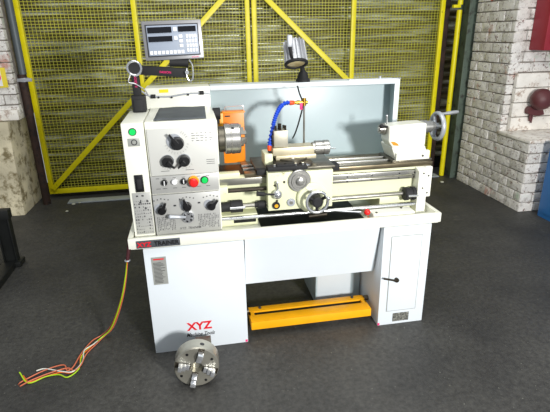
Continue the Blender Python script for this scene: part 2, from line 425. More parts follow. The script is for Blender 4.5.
# black steel frame at left edge
sf = thing('steel_trestle', (-1.15, 1.2, 0), 'black steel trestle leg with foot plate at the left edge of the floor', 'frame')
mb = MB(); mb.box(-1.185,-1.175,1.27,1.33,.02,.40,.002); mb.box(-1.10,-1.09,1.27,1.33,.02,.40,.002); mb.box(-1.18,-1.095,1.295,1.305,.02,.40); mb.build('upright', 'darksteel', sf)
B(-1.21,-1.065,1.245,1.355,.0,.04,.005).build('foot', 'darksteel', sf)
mb = MB(); mb.box(-1.19,-1.10,.3,1.25,.0,.05,.004); mb.build('base_beam', 'darksteel', sf)
B(-2.2,-1.08,1.265,1.335,.38,.45,.004).build('top_rail', 'darksteel', sf)

# little floor litter
for i, (x, y, r) in enumerate(((-1.0,2.42,.016),(-.98,2.62,.02),(-.93,2.66,.013),(3.02,2.45,.022))):
    mb = MB(); mb.ball((x, y, r*.45), r, 7, .45); tag(mb.build('pebble', 'litter', loc=(x,y,0), sharp=80), ['flat pale grit chip on the floor by the plinth','whiter chip of grit nearest the threshold plate','smallest grit chip beside the threshold plate','pale rubble chip on the floor at the foot of the column'][i], 'grit')
for i,(x,y) in enumerate(((1.70,.395),(1.73,.375))):
    mb = MB(); mb.box(x-.012,x+.012,y-.005,y+.005,0,.004,.001); tag(mb.build('paint_fleck', 'yellow', loc=(x,y,0)), 'tiny yellow fleck lying on the floor right of the white stand', 'fleck', 'yellow flecks on the floor')

# ================================================================== STAND
S = thing('lathe_stand', (.75, .25, 0), 'white two pedestal steel stand with cream tray carrying the lathe', 'stand')
B(0, .505, 0, .50, 0, .625, .004).build('left_pedestal', 'cabinet', S)
rp = B(1.268, 1.546, 0, .50, 0, .625, .004).build('right_pedestal', 'cabinet', S)
door = B(1.318, 1.492, -.004, .0, .095, .565, .0015).build('door', 'cabinet', S)
mb = MB(); mb.cyl((1.36,-.004,.300),(1.36,-.018,.300),.013); mb.bar((1.278,-.018,.322),(1.368,-.020,.297),.008,.011,bev=.003); mb.build('handle', 'oily', door)
mb = MB()
for a,b in (((1.314,.095),(1.318,.565)),((1.492,.095),(1.496,.565))): mb.box(a[0],b[0],-.0012,.0,a[1],b[1])
mb.box(1.314,1.496,-.0012,0,.091,.095); mb.box(1.314,1.496,-.0012,0,.565,.569); mb.build('door_gap', 'label_grey', rp)
B(1.358, 1.458, -.0012, 0, .018, .074).build('maker_label', 'photo_label', rp)
B(.0335,.107,-.0012,0,.420,.576).build('instruction_label', 'label_grey', S)
mb = MB(); mb.box(.044,.096,-.0018,-.001,.560,.567); mb.build('label_heading', 'redink', S)
mb = MB()
for i in range(16): mb.box(.041,.041+random.uniform(.035,.058),-.0018,-.001,.430+i*.0075,.4325+i*.0075)
mb.build('label_print', 'ink', S)
MB().text('XYZ', .066, (.180,-.001,.122), sx=1.0, bold=.0020).build('red_lettering', 'redink', S)
MB().text('Machine Tools', .032, (.170,-.001,.082), shear=.4, sx=.80, bold=.0003).build('black_lettering', 'ink', S)
# pink paint nicks
for x in (.496, 1.274): B(x-.006,x+.006,-.0012,0,.004,.018).build('paint_nick', 'pink', S)
# centre panel, leaning back toward the bottom
mb = MB(); mb.prism([(.514,.035,.625),(.514,.095,.315),(.514,.11,.315),(.514,.05,.625)], (.746,0,0)); mb.build('centre_panel', 'cabinet', S)
# tray: floor plus four lips
mb = MB()
x0,x1,y0,y1,z0,z1 = -.064,1.588,-.015,.70,.627,.690
mb.box(x0+.01,x1-.01,y0+.01,y1-.01,z0+.004,z0+.022)
mb.box(x0,x1,y0,y0+.022,z0+.010,z1,.004); mb.box(x0,x1,y1-.022,y1,z0+.010,z1,.004)
mb.box(x0,x0+.022,y0+.012,y1-.012,z0+.010,z1-.001); mb.box(x1-.022,x1,y0+.012,y1-.012,z0+.010,z1-.001)
tray = mb.build('chip_tray', 'cream', S)
B(-.026,.186,-.0175,-.0145,.6385,.679,.001).build('name_badge', 'badge', tray)
mb = MB(); mb.text('XYZ', .033, (-.020,-.0185,.647), bold=.0010, sx=1.0); mb.build('badge_red_letters', 'redink', tray)
mb = MB(); mb.text('TRAINER', .032, (.060,-.0185,.648), bold=.0010, sx=.93); mb.build('badge_letters', 'black', tray)
# treadle brake
T = B(.531,1.241,.04,.048,.046,.095,.002).build('foot_treadle', 'yellow_orange', S)
mb = MB(); mb.box(.531,1.241,.048,.115,.085,.095,.002); mb.box(.531,1.241,.15,.20,.085,.095,.002); mb.box(.531,.56,.048,.20,.0855,.0945); mb.box(1.212,1.241,.048,.20,.0855,.0945)
mb.box(.531,.539,.048,.2,.046,.0945); mb.box(1.233,1.241,.048,.2,.046,.0945)
mb.build('treadle_frame', 'yellow_orange', T)
for x in (.60, 1.17): MB().ball((x,.18,.098),.009,12).build('bolt', 'ink', T)
for a_ in (1.241,.506): MB().cyl((a_,.17,.09),(a_+.026,.17,.09),.016).build('pivot', 'cast', T)

ct = thing('coolant_tank', (1.10,.42,0), 'pale grey coolant tank box on the floor under the tray', 'tank')
B(.972,1.262,.30,.60,0,.30,.006).build('tank', 'guard', ct)
B(.968,1.264,.295,.605,.30,.312,.003).build('lid', 'guard_lip', ct)
B(.982,1.20,.2985,.3005,.03,.29,.001).build('front_panel', 'guard_lip', ct)

# ================================================================== LATHE
Lt = thing('lathe', (.75,.27,.649), 'cream and grey centre lathe with control dials, chuck and handwheels', 'lathe')
# headstock casing
hs = B(.070,.403,.054,.50,.652,1.245,.008).build('headstock', 'cream', Lt)
hp = B(.078,.400,.046,.056,.985,1.212,.002).build('upper_plate', 'panel2', hs)
B(.072,.398,.044,.056,.893,.983,.002).build('button_strip', 'panel', hs)
B(.072,.396,.036,.056,.676,.889,.003).build('gearbox_plate', 'panel', hs)
ec = B(-.036,.066,.052,.46,.652,1.243,.007).build('end_cover', 'cream', Lt)
B(-.024,.062,.049,.053,.686,.905,.001).build('chart_plate', 'panel', ec)
MB().cyl((.015,.054,1.203),(.015,.047,1.203),.018).build('lamp_ring', 'black', ec)
MB().cyl((.015,.050,1.203),(.015,.040,1.203),.0145).build('green_lamp', 'green', ec)
B(-.012,.043,.049,.053,1.135,1.172,.001).build('socket_plate', 'label_grey', ec)
MB().torus((.017,.048,1.154),(0,1,0),.012,.002).build('socket', 'ink', ec)
sw = B(-.003,.037,.044,.053,.909,.995,.002).build('rocker_switch', 'black', ec)
B(.006,.028,.040,.045,.925,.975,.002).build('rocker', 'rubber', sw)
# printing on the plates
mb = MB()
def ticks(cx, cz, r, y, a0, a1, n, ln=.008):
    for i in range(n):
        a = a0+(a1-a0)*i/(n-1); c, s = math.cos(a), math.sin(a)
        mb.bar((cx+c*r,y,cz+s*r),(cx+c*(r+ln),y,cz+s*(r+ln)),.0006,.0022,up=(0,1,0))
ticks(.211,1.143,.048,.0455,-2.9,-.2,11,.010); ticks(.211,1.143,.048,.0455,.5,1.1,4,.012)
ticks(.161,1.056,.036,.0455,-2.6,-1.0,6); ticks(.239,1.056,.036,.0455,-2.6,-.6,6)
for r_ in range(4):
    for k in range(5): mb.box(.282+k*.021,.282+k*.021+random.uniform(.008,.017),.0452,.0462,1.182-r_*.012,1.1845-r_*.012)
for k in range(3): mb.box(.345,.385,.0452,.0462,1.05-k*.01,1.052-k*.01)
for (cx) in (.145,.262): mb.box(cx-.02,cx+.02,.0452,.0462,1.005,1.007)
for x in (.105,.136,.184,.228,.300,.345): mb.box(x-.010,x+.010,.0432,.0442,.918,.920); mb.box(x-.008,x+.008,.0432,.0442,.970,.972)
mb.build('dial_print', 'ink', hp)
mb = MB()
for blk in ((.084,.172),(.285,.384)):
    x = blk[0]
    while x < blk[1]:
        z = .775
        while z > .705:
            h = random.uniform(.004,.010)
            if random.random() < .85: mb.box(x, x+.0025, .0352,.0362, z-h, z)
            z -= h+.003
        x += .0075
for (cx) in (.111,.234,.351):
    for k in range(-2,3): mb.box(cx+k*.017-.003,cx+k*.017+.003,.0352,.0362,.868-abs(k)*.004,.873-abs(k)*.004)
mb.box(.168,.181,.0352,.0362,.826,.834); mb.box(.287,.300,.0352,.0362,.832,.840)
mb.build('gear_chart_print', 'ink', Lt)
mb = MB(); mb.text('XYZ  TRAINER', .016, (.188,.0358,.700), shear=.2); mb.build('gearbox_lettering', 'ink', Lt)
mb = MB()
for r_ in range(11):
    for c_ in range(8):
        if random.random() < .75: mb.box(-.020+c_*.0102,-.020+c_*.0102+random.uniform(.002,.007),.0482,.0492,.695+r_*.0165,.695+r_*.0165+random.choice((.002,.007)))
for x, z in ((-.006,.885),(.020,.885),(.006,.852),(.04,.856),(.028,.82)): mb.box(x,x+.010,.0480,.0492,z,z+.007)
mb.build('chart_print', 'ink', ec)
# knobs
def knob(x, z, y, r, ang, plen, name='selector_knob', up=False):
    k = MB().rev((x,y,z),(0,-1,0),[(0,r*1.05),(.012,r),(.024,r*.92),(.027,r*.8)],28).build(name, 'black', Lt)
    c, s = math.cos(ang), math.sin(ang)
    mb = MB()
    def wedge(d, ln):
        px, pz = c*d, s*d; nx, nz = -s, c; w0 = r*(.30 if up else .5); w1 = r*(.12 if up else .22)
        mb.prism([(x+nx*w0,y-.024,z+nz*w0),(x-nx*w0,y-.024,z-nz*w0),(x+px*ln-nx*w1,y-.024,z+pz*ln-nz*w1),(x+px*ln+nx*w1,y-.024,z+pz*ln+nz*w1)],(0,-.016,0))
    wedge(1, plen)
    mb.build('pointer', 'black', k)
    return k
B(.205,.260,.0425,.0455,1.13,1.19,.001).bm.free()
kd = MB().cyl((.200,.046,1.150),(.200,.040,1.150),.036).build('dial_disc', 'silver', Lt)
knob(.214,1.140,.040,.031,2.15,.060,up=True)
for x in (.161,.239): MB().cyl((x,.046,1.056),(x,.041,1.056),.031).build('dial_disc', 'silver', Lt)
knob(.161,1.056,.041,.028,-.75,.042,up=True); knob(.239,1.055,.041,.028,-2.4,.042,up=True)
for x, z, a in ((.111,.815,1.1),(.234,.824,1.85),(.353,.819,.85)):
    MB().cyl((x-.012,.036,z+.006),(x-.012,.032,z+.006),.024).build('dial_disc', 'silver', Lt)
    knob(x, z, .032, .022, a, .048)
# star dial with lever
sd = MB().cyl((.234,.036,.768),(.234,.020,.768),.031,ch=.002).build('gear_change_dial', 'chrome', Lt)
mb = MB()
for k in range(6):
    a = k*PI/3+.3; mb.cyl((.234+.020*math.cos(a),.020,.768+.020*math.sin(a)),(.234+.020*math.cos(a),.0165,.768+.020*math.sin(a)),.0052,seg=12)
mb.build('indent', 'black', sd)
mb = MB(); mb.tube([(.222,.018,.772),(.19,.008,.779),(.150,.004,.784)], lambda t: .007+.004*t, 12); mb.ball((.150,.004,.784),.0115); mb.build('lever', 'silver', sd)
# strip controls
def btn(x, z, r, m, name, d=.018): return MB().rev((x,.044,z),(0,-1,0),[(0,r*1.1),(d*.5,r),(d*.9,r),(d,r*.8)],24).build(name, m, Lt)
k = btn(.136,.951,.014,'black','rotary_switch'); B(.1335,.1385,.020,.027,.939,.963,.001).build('mark', 'white', k)
btn(.184,.952,.0135,'white','white_button'); k = btn(.228,.951,.014,'black','rotary_switch'); B(.2255,.2305,.020,.027,.944,.964,.001).build('mark', 'white', k)
es = MB().cyl((.276,.044,.950),(.276,.032,.950),.026).build('emergency_stop', 'amber', Lt)
MB().rev((.276,.034,.947),(0,-1,0),[(0,.010),(.012,.012),(.014,.022),(.024,.022),(.030,.016),(.031,0)]).build('mushroom_button', 'red', es)
MB().cyl((.329,.044,.951),(.329,.038,.951),.019).build('button_ring', 'black', Lt); btn(.329,.951,.0145,'green','start_button')
# headstock right side details & spindle
ax = (.27, 1.10)
mb = MB(); mb.rev((.40,ax[0],ax[1]),(1,0,0),[(0,.075),(.008,.075),(.012,.055),(.022,.055),(.022,.068),(.05,.068),(.05,.060),(.055,.060)],40); mb.build('spindle_nose', 'cast', Lt)
ch = MB().rev((.452,ax[0],ax[1]),(1,0,0),[(0,.076),(.004,.080),(.028,.080),(.030,.078),(.034,.078),(.036,.080),(.078,.080),(.083,.075),(.083,.022),(.070,.020)],56).build('chuck', 'bright', Lt)
for k in range(3):
    a = 1.2+k*2*PI/3; e = V((0,math.cos(a),math.sin(a))); mb = MB(); c0 = V((.535,ax[0],ax[1]))
    for r0, r1, h in ((.018,.038,.034),(.038,.056,.022),(.056,.072,.010)):
        mb.bar(c0+e*r0+V((h/2,0,0)), c0+e*r1+V((h/2,0,0)), h, .022, up=V((1,0,0)).cross(e))
    mb.build('jaw', 'steel', ch)
    a += 1.0; MB().cyl(V((.495,ax[0],ax[1]))+V((0,math.cos(a),math.sin(a)))*.072, V((.495,ax[0],ax[1]))+V((0,math.cos(a),math.sin(a)))*.0808,.008,seg=12).build('key_socket','black',ch)
B(.403,.408,.062,.45,1.02,1.235,.002).build('side_plate', 'cream', Lt)
for z in (1.21,1.14,1.07,1.0): MB().cyl((.403,.085,z),(.410,.085,z),.006,seg=10).build('screw', 'oily', Lt)
# orange chuck guard swung up behind
cg = B(.455,.578,.425,.431,.925,1.225,.002).build('chuck_guard', 'orange', Lt)
B(.430,.46,.405,.43,1.02,1.22,.003).build('guard_edge', 'amber', cg)
mb = MB(); mb.box(.455,.578,.36,.43,1.220,1.226,.002); mb.build('guard_top','orange',cg)
mb = MB(); mb.tube([(.47,.40,1.226),(.472,.40,1.247),(.49,.40,1.25),(.555,.40,1.252),(.572,.40,1.249),(.575,.40,1.226)], .003, 8, 4); mb.build('wire_handle', 'chrome', cg)
B(.472,.50,.421,.426,1.19,1.197).build('slot', 'black', cg)
mb = MB(); mb.cyl((.405,.40,1.215),(.445,.40,1.215),.032); mb.box(.405,.44,.385,.44,1.16,1.235,.006); mb.build('guard_hinge', 'rubber', Lt)
# lower right side of the headstock: lead screw boss blocks
B(.396,.445,.10,.19,.845,.885,.005).build('bracket_block', 'green_cream', Lt)

# bed
bed = MB()
bed.prism([(.40,.165,.735),(.40,.165,.895),(.40,.150,.900),(.40,.150,.918),(.40,.40,.918),(.40,.40,.735)],(1.135,0,0))
bed.build('bed', 'green_cream', Lt)
mb = MB(); mb.box(.54,1.595,.148,.205,.912,.936,.003); mb.box(.54,1.56,.345,.40,.912,.936,.003); mb.build('slideway', 'way', Lt)
mb = MB(); mb.box(.54,1.56,.232,.246,.917,.942,.002); mb.box(.54,1.56,.30,.315,.917,.942,.002); mb.build('slideway', 'bright', Lt)
B(.403,.515,.15,.20,.918,.942,.003).build('gap_casting', 'green_cream', Lt)
B(.403,.60,.20,.40,.916,.922,.001).build('gap_floor', 'oily', Lt)
B(.405,.66,.140,.166,.880,.915,.002).build('front_way', 'steel', Lt)
mb = MB(); mb.box(1.0,1.50,.145,.166,.868,.895,.003); mb.build('rack', 'bright', Lt)
mb = MB(); mb.box(1.0,1.50,.150,.166,.845,.862,.003); mb.build('rack', 'steel', Lt)
for x in (1.10,1.24,1.40,1.49):
    MB().cyl((x,.147,.881),(x,.143,.881),.004,seg=8).build('screw', 'black', Lt); MB().cyl((x,.150,.853),(x,.147,.853),.004,seg=8).build('screw', 'black', Lt)
# feet
B(.61,1.19,.03,.60,.6492,.6512).build('tray_black_plate', 'tray_black', Lt)  # thin black plate lying on the tray floor below the bed
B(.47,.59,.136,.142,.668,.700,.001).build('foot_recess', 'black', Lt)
B(.40,.60,.14,.42,.649,.715,.006).build('bed_foot', 'green_cream', Lt)
B(1.30,1.50,.16,.42,.649,.738,.006).build('bed_foot', 'green_cream', Lt)
# tail bracket
tb = MB(); tb.prism([(1.495,.10,.652),(1.495,.10,.895),(1.495,.16,.915),(1.495,.36,.915),(1.495,.36,.652)],(.052,0,0)); tb.build('tail_bracket', 'cream', Lt)
mb = MB(); mb.box(1.547,1.590,.13,.36,.735,.912,.006); mb.build('end_plate', 'cream', Lt)
for z in (.885,.80): MB().cyl((1.522,.100,z),(1.522,.097,z),.0045,seg=10).build('screw', 'oily', Lt)
for z in (.76,.86): MB().cyl((1.568,.130,z),(1.568,.128,z),.005,seg=10).build('screw', 'black', Lt)
# rods
mb = MB(); mb.cyl((.40,.135,.765),(1.52,.135,.765),.011); mb.build('lead_screw', 'steel', Lt)
mb = MB(); mb.cyl((.40,.12,.703),(1.53,.12,.703),.010); mb.build('feed_rod', 'chrome', Lt)
mb = MB(); mb.cyl((.40,.15,.868),(.66,.15,.868),.0), mb.cyl((.445,.135,.853),(.66,.135,.853),.011); mb.build('control_rod', 'oily', Lt)
g = MB().cyl((.402,.135,.765),(.455,.135,.765),.026).cyl((.455,.135,.765),(.520,.135,.765),.033,ch=.003).build('lead_screw_clutch', 'rubber', Lt)
mb = MB(); mb.cyl((.450,.100,.768),(.530,.100,.768),.007); mb.build('clutch_pin', 'chrome', Lt)
MB().cyl((.60,.135,.765),(.645,.135,.765),.021,ch=.003).cyl((.585,.135,.765),(.60,.135,.765),.016).build('lead_screw_collar', 'rubber', Lt)
mb = MB(); mb.cyl((1.425,.125,.765),(1.494,.125,.765),.033,ch=.003); mb.cyl((1.430,.125,.765),(1.448,.125,.765),.038); mb.cyl((1.470,.125,.765),(1.488,.125,.765),.038); mb.build('end_clutch', 'rubber', Lt)
mb = MB(); mb.cyl((1.435,.085,.765),(1.494,.085,.762),.006); mb.build('clutch_pin', 'chrome', Lt)
# apron
ap = MB(); ap.prism([(.650,.080,.745),(.650,.080,.950),(.650,.16,.955),(.650,.16,.745)],(.345,0,0)); ap.box(.648,.997,.076,.10,.745,.95,.006)
ap = ap.build('apron', 'green_cream', Lt)
sd = MB().rev((.815,.078,.902),(0,-1,0),[(0,.060),(.012,.060),(.016,.056),(.016,.046),(.02,.044),(.024,.044),(.024,.036),(.020,.034),(.020,.022),(.034,.020),(.036,.016)],48).build('cross_feed_wheel', 'bright', ap)
mb = MB(); mb.bar((.845,.052,.87),(.880,.046,.845),.010,.012,bev=.002); mb.ball((.882,.044,.843),.013); mb.build('crank_handle', 'cream', sd)
hb = MB().rev((.882,.078,.806),(0,-1,0),[(0,.082),(.018,.082),(.024,.076),(.026,.050)],48).build('handwheel_boss', 'green_cream', ap)
hw = MB().torus((.893,.000,.803),(0,1,0),.056,.0085,56,12).build('carriage_handwheel', 'chrome', Lt)
mb = MB(); mb.rev((.892,.076,.803),(0,-1,0),[(0,.034),(.03,.034),(.05,.030),(.085,.028),(.09,.02)],32)
for k in range(3):
    a = .5+k*2*PI/3; mb.cyl((.893,.006,.803),(.893+.054*math.cos(a),0,.803+.054*math.sin(a)),.008)
mb.build('wheel_hub', 'rubber', hw)
mb = MB(); mb.cyl((.935,-.004,.838),(.935,-.05,.838),.009,.011); mb.ball((.935,-.052,.838),.011); mb.build('grip', 'chrome', hw)
lv = MB().ball((.695,.055,.842),.025,24).build('feed_lever', 'chrome', Lt)
mb = MB(); mb.tube([(.680,.045,.846),(.65,.04,.850),(.620,.036,.856)],.005,10); mb.cyl((.625,.036,.855),(.585,.034,.862),.011,.013); mb.build('lever_grip', 'rubber', lv)
mb = MB(); mb.cyl((.70,.06,.855),(.695,.055,.905),.005); mb.ball((.695,.055,.905),.008); mb.build('lever_stub', 'chrome', lv)
for x, z in ((.685,.885),(.735,.9),(.695,.80)): MB().cyl((x,.078,z),(x,.072,z),.006,seg=12).build('screw', 'oily', ap)
kb = MB().cyl((.770,.078,.787),(.770,.066,.787),.022,ch=.002).build('apron_plug', 'silver', ap)
MB().cyl((.770,.066,.787),(.770,.060,.787),.009).build('plug_screw', 'steel', kb)
kb = MB().cyl((.690,.078,.776),(.690,.062,.776),.0195,ch=.002).build('oil_sight', 'rubber', ap)
MB().cyl((.690,.062,.776),(.690,.060,.776),.010).build('sight_glass', 'amber', kb)
mb = MB(); mb.cyl((.87,.09,.692),(.97,.09,.697),.011); mb.build('rod_sleeve', 'oily', Lt)
# control lever with red ball
mb = MB(); mb.tube([(1.03,.11,.703),(1.08,.09,.702),(1.150,.045,.708)],.006,10); ll = mb.build('spindle_lever', 'chrome', Lt)
MB().ball((1.178,.03,.712),.0175).build('red_ball_knob', 'red', ll)

# saddle, cross slide, compound
mb = MB(); mb.box(.652,.860,.084,.150,.956,.978,.004); mb.box(.700,.80,.088,.14,.976,.990,.003); mb.build('saddle_front', 'rubber', Lt)
mb = MB(); mb.box(.862,1.01,.086,.20,.956,.968,.003); mb.build('saddle_wing', 'cast', Lt)
for x_ in (.69,.745,.80,.84): MB().cyl((x_,.100,.976),(x_,.100,.990),.0065,seg=8).build('cap_screw', 'chrome', Lt)
B(.60,1.03,.125,.42,.936,.955,.004).build('saddle', 'cast', Lt)
B(.60,.655,.12,.17,.93,.958,.003).build('way_wiper', 'rubber', Lt)
B(.975,1.045,.118,.20,.928,.962,.003).build('way_wiper', 'rubber', Lt)
mb = MB(); mb.box(.70,.90,.13,.44,.955,.985,.003); mb.build('cross_slide', 'oily', Lt)
mb = MB(); mb.box(.655,.70,.20,.32,.955,1.02,.006); mb.build('saddle_guard', 'green_cream', Lt)
mb = MB(); mb.cyl((.80,.16,.978),(.80,.16,1.0),.008,seg=8); mb.cyl((.72,.135,.965),(.80,.130,.955),.006); mb.cyl((.86,.128,.968),(.89,.127,.955),.011); mb.box(.77,.86,.12,.16,.955,.975,.004); mb.build('clamp_bolts', 'chrome', Lt)
MB().rev((.81,.23,.98),(0,0,1),[(0,.085),(.012,.085),(.014,.08)],40).build('compound_base', 'cast', Lt)
mb = MB(); mb.box(.715,.935,.19,.30,.985,1.008,.003); mb.build('compound_slide', 'compound', Lt)
mb = MB(); mb.box(.700,.925,.195,.295,1.008,1.050,.003); mb.build('compound_slide', 'compound', Lt)
mb = MB(); mb.rev((.925,.245,1.030),(1,0,0),[(0,.032),(.014,.032),(.015,.039),(.052,.039),(.054,.036),(.060,.036),(.061,.040),(.090,.040),(.094,.036),(.094,.010)],40); cd = mb.build('compound_dial', 'bright', Lt)
mb = MB(); mb.cyl((1.01,.245,1.024),(1.055,.235,1.022),.0035); mb.build('crank_rod', 'chrome', cd)
tp = MB().box(.708,.784,.205,.285,1.052,1.140,.004).build('tool_post', 'toolpost', Lt)
mb = MB()
for i in range(3):
    mb.cyl((.720+i*.026,.22,1.135),(.720+i*.026,.22,1.165),.006,seg=8); mb.cyl((.720+i*.026,.27,1.135),(.720+i*.026,.27,1.158),.006,seg=8)
mb.cyl((.746,.245,1.135),(.746,.245,1.172),.010,seg=8)
mb.build('clamp_screws', 'oily', tp)
B(.700,.712,.21,.28,1.06,1.118,.002).build('tool_slot', 'oily', tp)

# coolant pipe and hose
cp = MB().cyl((.905,.35,.955),(.905,.35,1.262),.0055).build('coolant_pipe', 'steel', Lt)
mb = MB(); mb.cyl((.848,.35,1.262),(.925,.35,1.262),.009); mb.cyl((.865,.35,1.262),(.880,.35,1.262),.012); mb.cyl((.905,.35,1.245),(.905,.35,1.285),.012); mb.build('brass_valve', 'brass', cp)
mb = MB(); mb.box(.878,.893,.335,.342,1.225,1.262,.002); mb.build('valve_lever', 'pink', cp)
hose_pts = [(.826,.345,1.265),(.79,.325,1.264),(.757,.30,1.243),(.733,.28,1.207),(.716,.262,1.165),(.704,.245,1.13),(.692,.235,1.09),(.687,.225,1.062)]
tmp = MB(); tmp.tube(hose_pts,.008,8,4); path = tmp.path; tmp.bm.free()
mb = MB(); acc = 0; last = path[0]
mb.tube(hose_pts,.0075,12,4)
for i in range(1,len(path)):
    seg = (path[i]-path[i-1]); 
    acc += seg.length
    if acc > .0115:
        d = seg.normalized(); mb.rev(path[i]-d*.006, d, [(0,.008),(.003,.0125),(.007,.0125),(.011,.008)],14); acc = 0
mb.build('coolant_hose', 'blue', cp)
MB().rev((.850,.348,1.263),(-1,-.1,0),[(0,.009),(.006,.012),(.024,.013),(.030,.010)],16).build('hose_connector', 'hose_or', cp)
nz = MB().rev((.686,.225,1.064),(-.05,-.05,-1),[(0,.010),(.01,.012),(.030,.010)],16).build('hose_connector', 'hose_or', cp)
MB().cyl((.684,.223,1.036),(.700,.215,.985),.009,.004).build('nozzle', 'rubber', cp)
mb = MB(); mb.tube([(.872,.37,1.40-.05),(.882,.365,1.31),(.900,.36,1.25),(.885,.38,1.16),(.868,.40,1.09),(.855,.42,1.05)],.0045,8); mb.build('feed_tube', 'rubber', cp)

# tailstock
ts = MB()
ts.prism([(1.375,.205,1.012),(1.352,.205,1.045),(1.350,.205,1.132),(1.50,.205,1.140),(1.570,.205,1.140),(1.570,.205,1.012)],(0,.115,0))
ts.prism([(1.392,.182,.944),(1.372,.205,1.014),(1.50,.205,1.030),(1.572,.205,1.014),(1.584,.182,.944)],(0,.17,0))
ts = ts.build('tailstock', 'cream', Lt, sharp=20)
bmod = ts.modifiers.new('b','BEVEL'); bmod.width = .008; bmod.segments = 3; bmod.limit_method = 'ANGLE'
mb = MB(); mb.prism([(1.390,.176,.946),(1.390,.176,.985),(1.586,.176,.992),(1.586,.176,.946)],(0,.03,0)); mb.build('base_block', 'cream', ts)
mb = MB(); mb.box(1.37,1.605,.178,.375,.934,.946,.002); mb.build('base_plate', 'cast', ts)
mb = MB(); mb.prism([(1.362,.2025,1.048),(1.380,.2025,1.026),(1.412,.2025,1.022),(1.405,.2025,1.034),(1.385,.2025,1.046)],(0,.003,0)); mb.build('chipped_paint', 'orange', ts)
MB().cyl((1.545,.1765,.965),(1.545,.172,.965),.006,seg=10).build('screw', 'oily', ts)
mb = MB(); mb.rev((1.345,.27,1.108),(-1,0,0),[(0,.033),(.012,.033),(.012,.027),(.028,.025),(.028,.015),(.034,.013)],32); mb.build('quill', 'steel', ts)
mb = MB(); mb.tube([(1.35,.235,1.125),(1.325,.215,1.132),(1.300,.195,1.138)],.006,10); mb.ball((1.298,.193,1.139),.012); mb.build('quill_lock', 'rubber', ts)
mb = MB(); mb.cyl((1.362,.27,1.135),(1.356,.265,1.180),.005); mb.ball((1.356,.265,1.180),.007); mb.build('clamp_pin', 'chrome', ts)
mb = MB(); mb.rev((1.570,.27,1.108),(1,0,0),[(0,.038),(.026,.038),(.028,.034),(.056,.034),(.058,.026),(.08,.024)],36); mb.build('quill_dial', 'bright', ts)
th = MB().torus((1.668,.27,1.108),(1,0,0),.073,.011,56,12,1.2).build('tailstock_handwheel', 'silver', Lt)
mb = MB(); mb.cyl((1.640,.27,1.108),(1.672,.27,1.108),.018)
for k in range(3):
    a = .9+k*2*PI/3; mb.cyl((1.655,.27,1.108),(1.668,.27+.072*math.cos(a),1.108+.072*math.sin(a)),.009)
mb.build('spokes', 'silver', th)
mb = MB(); mb.rev((1.672,.25,1.178),(1,0,.08),[(0,.009),(.02,.008),(.05,.011),(.09,.011),(.105,.007),(.108,0)],16); mb.build('grip', 'chrome', th)

# splash guard
sgd = thing('splash_guard', (.97,.6,.649), 'large pale grey sheet metal splash guard standing behind the lathe bed', 'splash guard')
B(.405,1.54,.655,.661,.649,1.345,.001).build('back_sheet', 'guard', sgd)
mb = MB(); mb.box(.405,1.54,.535,.66,1.345,1.350,.001); mb.box(.405,1.54,.532,.536,1.324,1.350,.001); mb.build('top_flange', 'guard_lip', sgd)
mb = MB(); mb.box(1.535,1.540,.535,.66,.649,1.349); mb.build('end_sheet', 'guard', sgd)
mb = MB(); mb.box(1.510,1.541,.530,.535,.649,1.350,.001); mb.build('end_flange', 'guard_lip', sgd)
mb = MB(); mb.box(1.23,1.56,.56,.59,1.350,1.354); mb.cyl((1.43,.575,1.354),(1.43,.575,1.366),.008); mb.build('top_strap', 'silver', sgd)

# electrical box behind the headstock
eb = thing('electrical_cabinet', (.23,.58,.7), 'cream electrical cabinet behind the headstock with a cable across its face', 'cabinet')
B(.050,.402,.505,.66,.70,1.352,.005).build('case', 'cream', eb)
B(.125,.175,.503,.506,1.325,1.343).build('yellow_sticker', 'yellow', eb)
mb = MB(); mb.tube([(.03,.50,1.34),(.06,.497,1.318),(.095,.496,1.308),(.18,.495,1.304),(.28,.496,1.316),(.37,.497,1.316),(.40,.50,1.31)],.005,8); mb.build('cable', 'silver', eb)
for x, z in ((.092,1.308),(.355,1.318)): MB().cyl((x-.012,.495,z),(x+.012,.495,z),.011).build('cable_clamp', 'rubber', eb)
for x, z in ((.12,1.306),(.19,1.304),(.28,1.315)): MB().ball((x,.493,z-.004),.006,10).build('cable_clip', 'rubber', eb)

# mat on headstock
mb = MB(); nx, ny = 14, 12; vs = []; fs = []
for j in range(ny+1):
    for i in range(nx+1):
        u, v = i/nx, j/ny; x = (.114+.008*v)+(.358-.114)*u; y = .058+(.46-.058)*v
        vs.append((x, y, 1.2515+.0012*math.sin(9*u+4*v)+.0008*math.sin(17*v)))
for j in range(ny):
    for i in range(nx): a = j*(nx+1)+i; fs.append([a,a+1,a+nx+2,a+nx+1])
mb._vf(vs, fs); mo = mb.build('rubber_mat', 'mat', loc=(.236,.25,1.245), sharp=60)
so = mo.modifiers.new('s','SOLIDIFY'); so.thickness = .003; so.offset = -1
tag(mo, 'dark grey rubber mat lying on top of the headstock', 'mat')

# cream block on tray
tb_ = thing('cover_block', (1.33,.09,.649), 'long cream cover block with orange lower edge beside the red ball knob', 'block')
mb = MB(); mb.prism([(1.225,.03,.655),(1.212,.03,.682),(1.232,.075,.706),(1.455,.075,.706),(1.46,.03,.682),(1.46,.03,.655)],(0,.0,0)) if False else None
mb = MB(); mb.box(1.215,1.455,.03,.11,.655,.695,.006); mb.build('block', 'cream', tb_)
B(1.213,1.457,.028,.112,.649,.655).build('gasket', 'orange', tb_)
for x_, y_ in ((1.24,.05),(1.40,.09)): MB().cyl((x_,y_,.695),(x_,y_,.699),.006,seg=10).build('screw', 'oily', tb_)

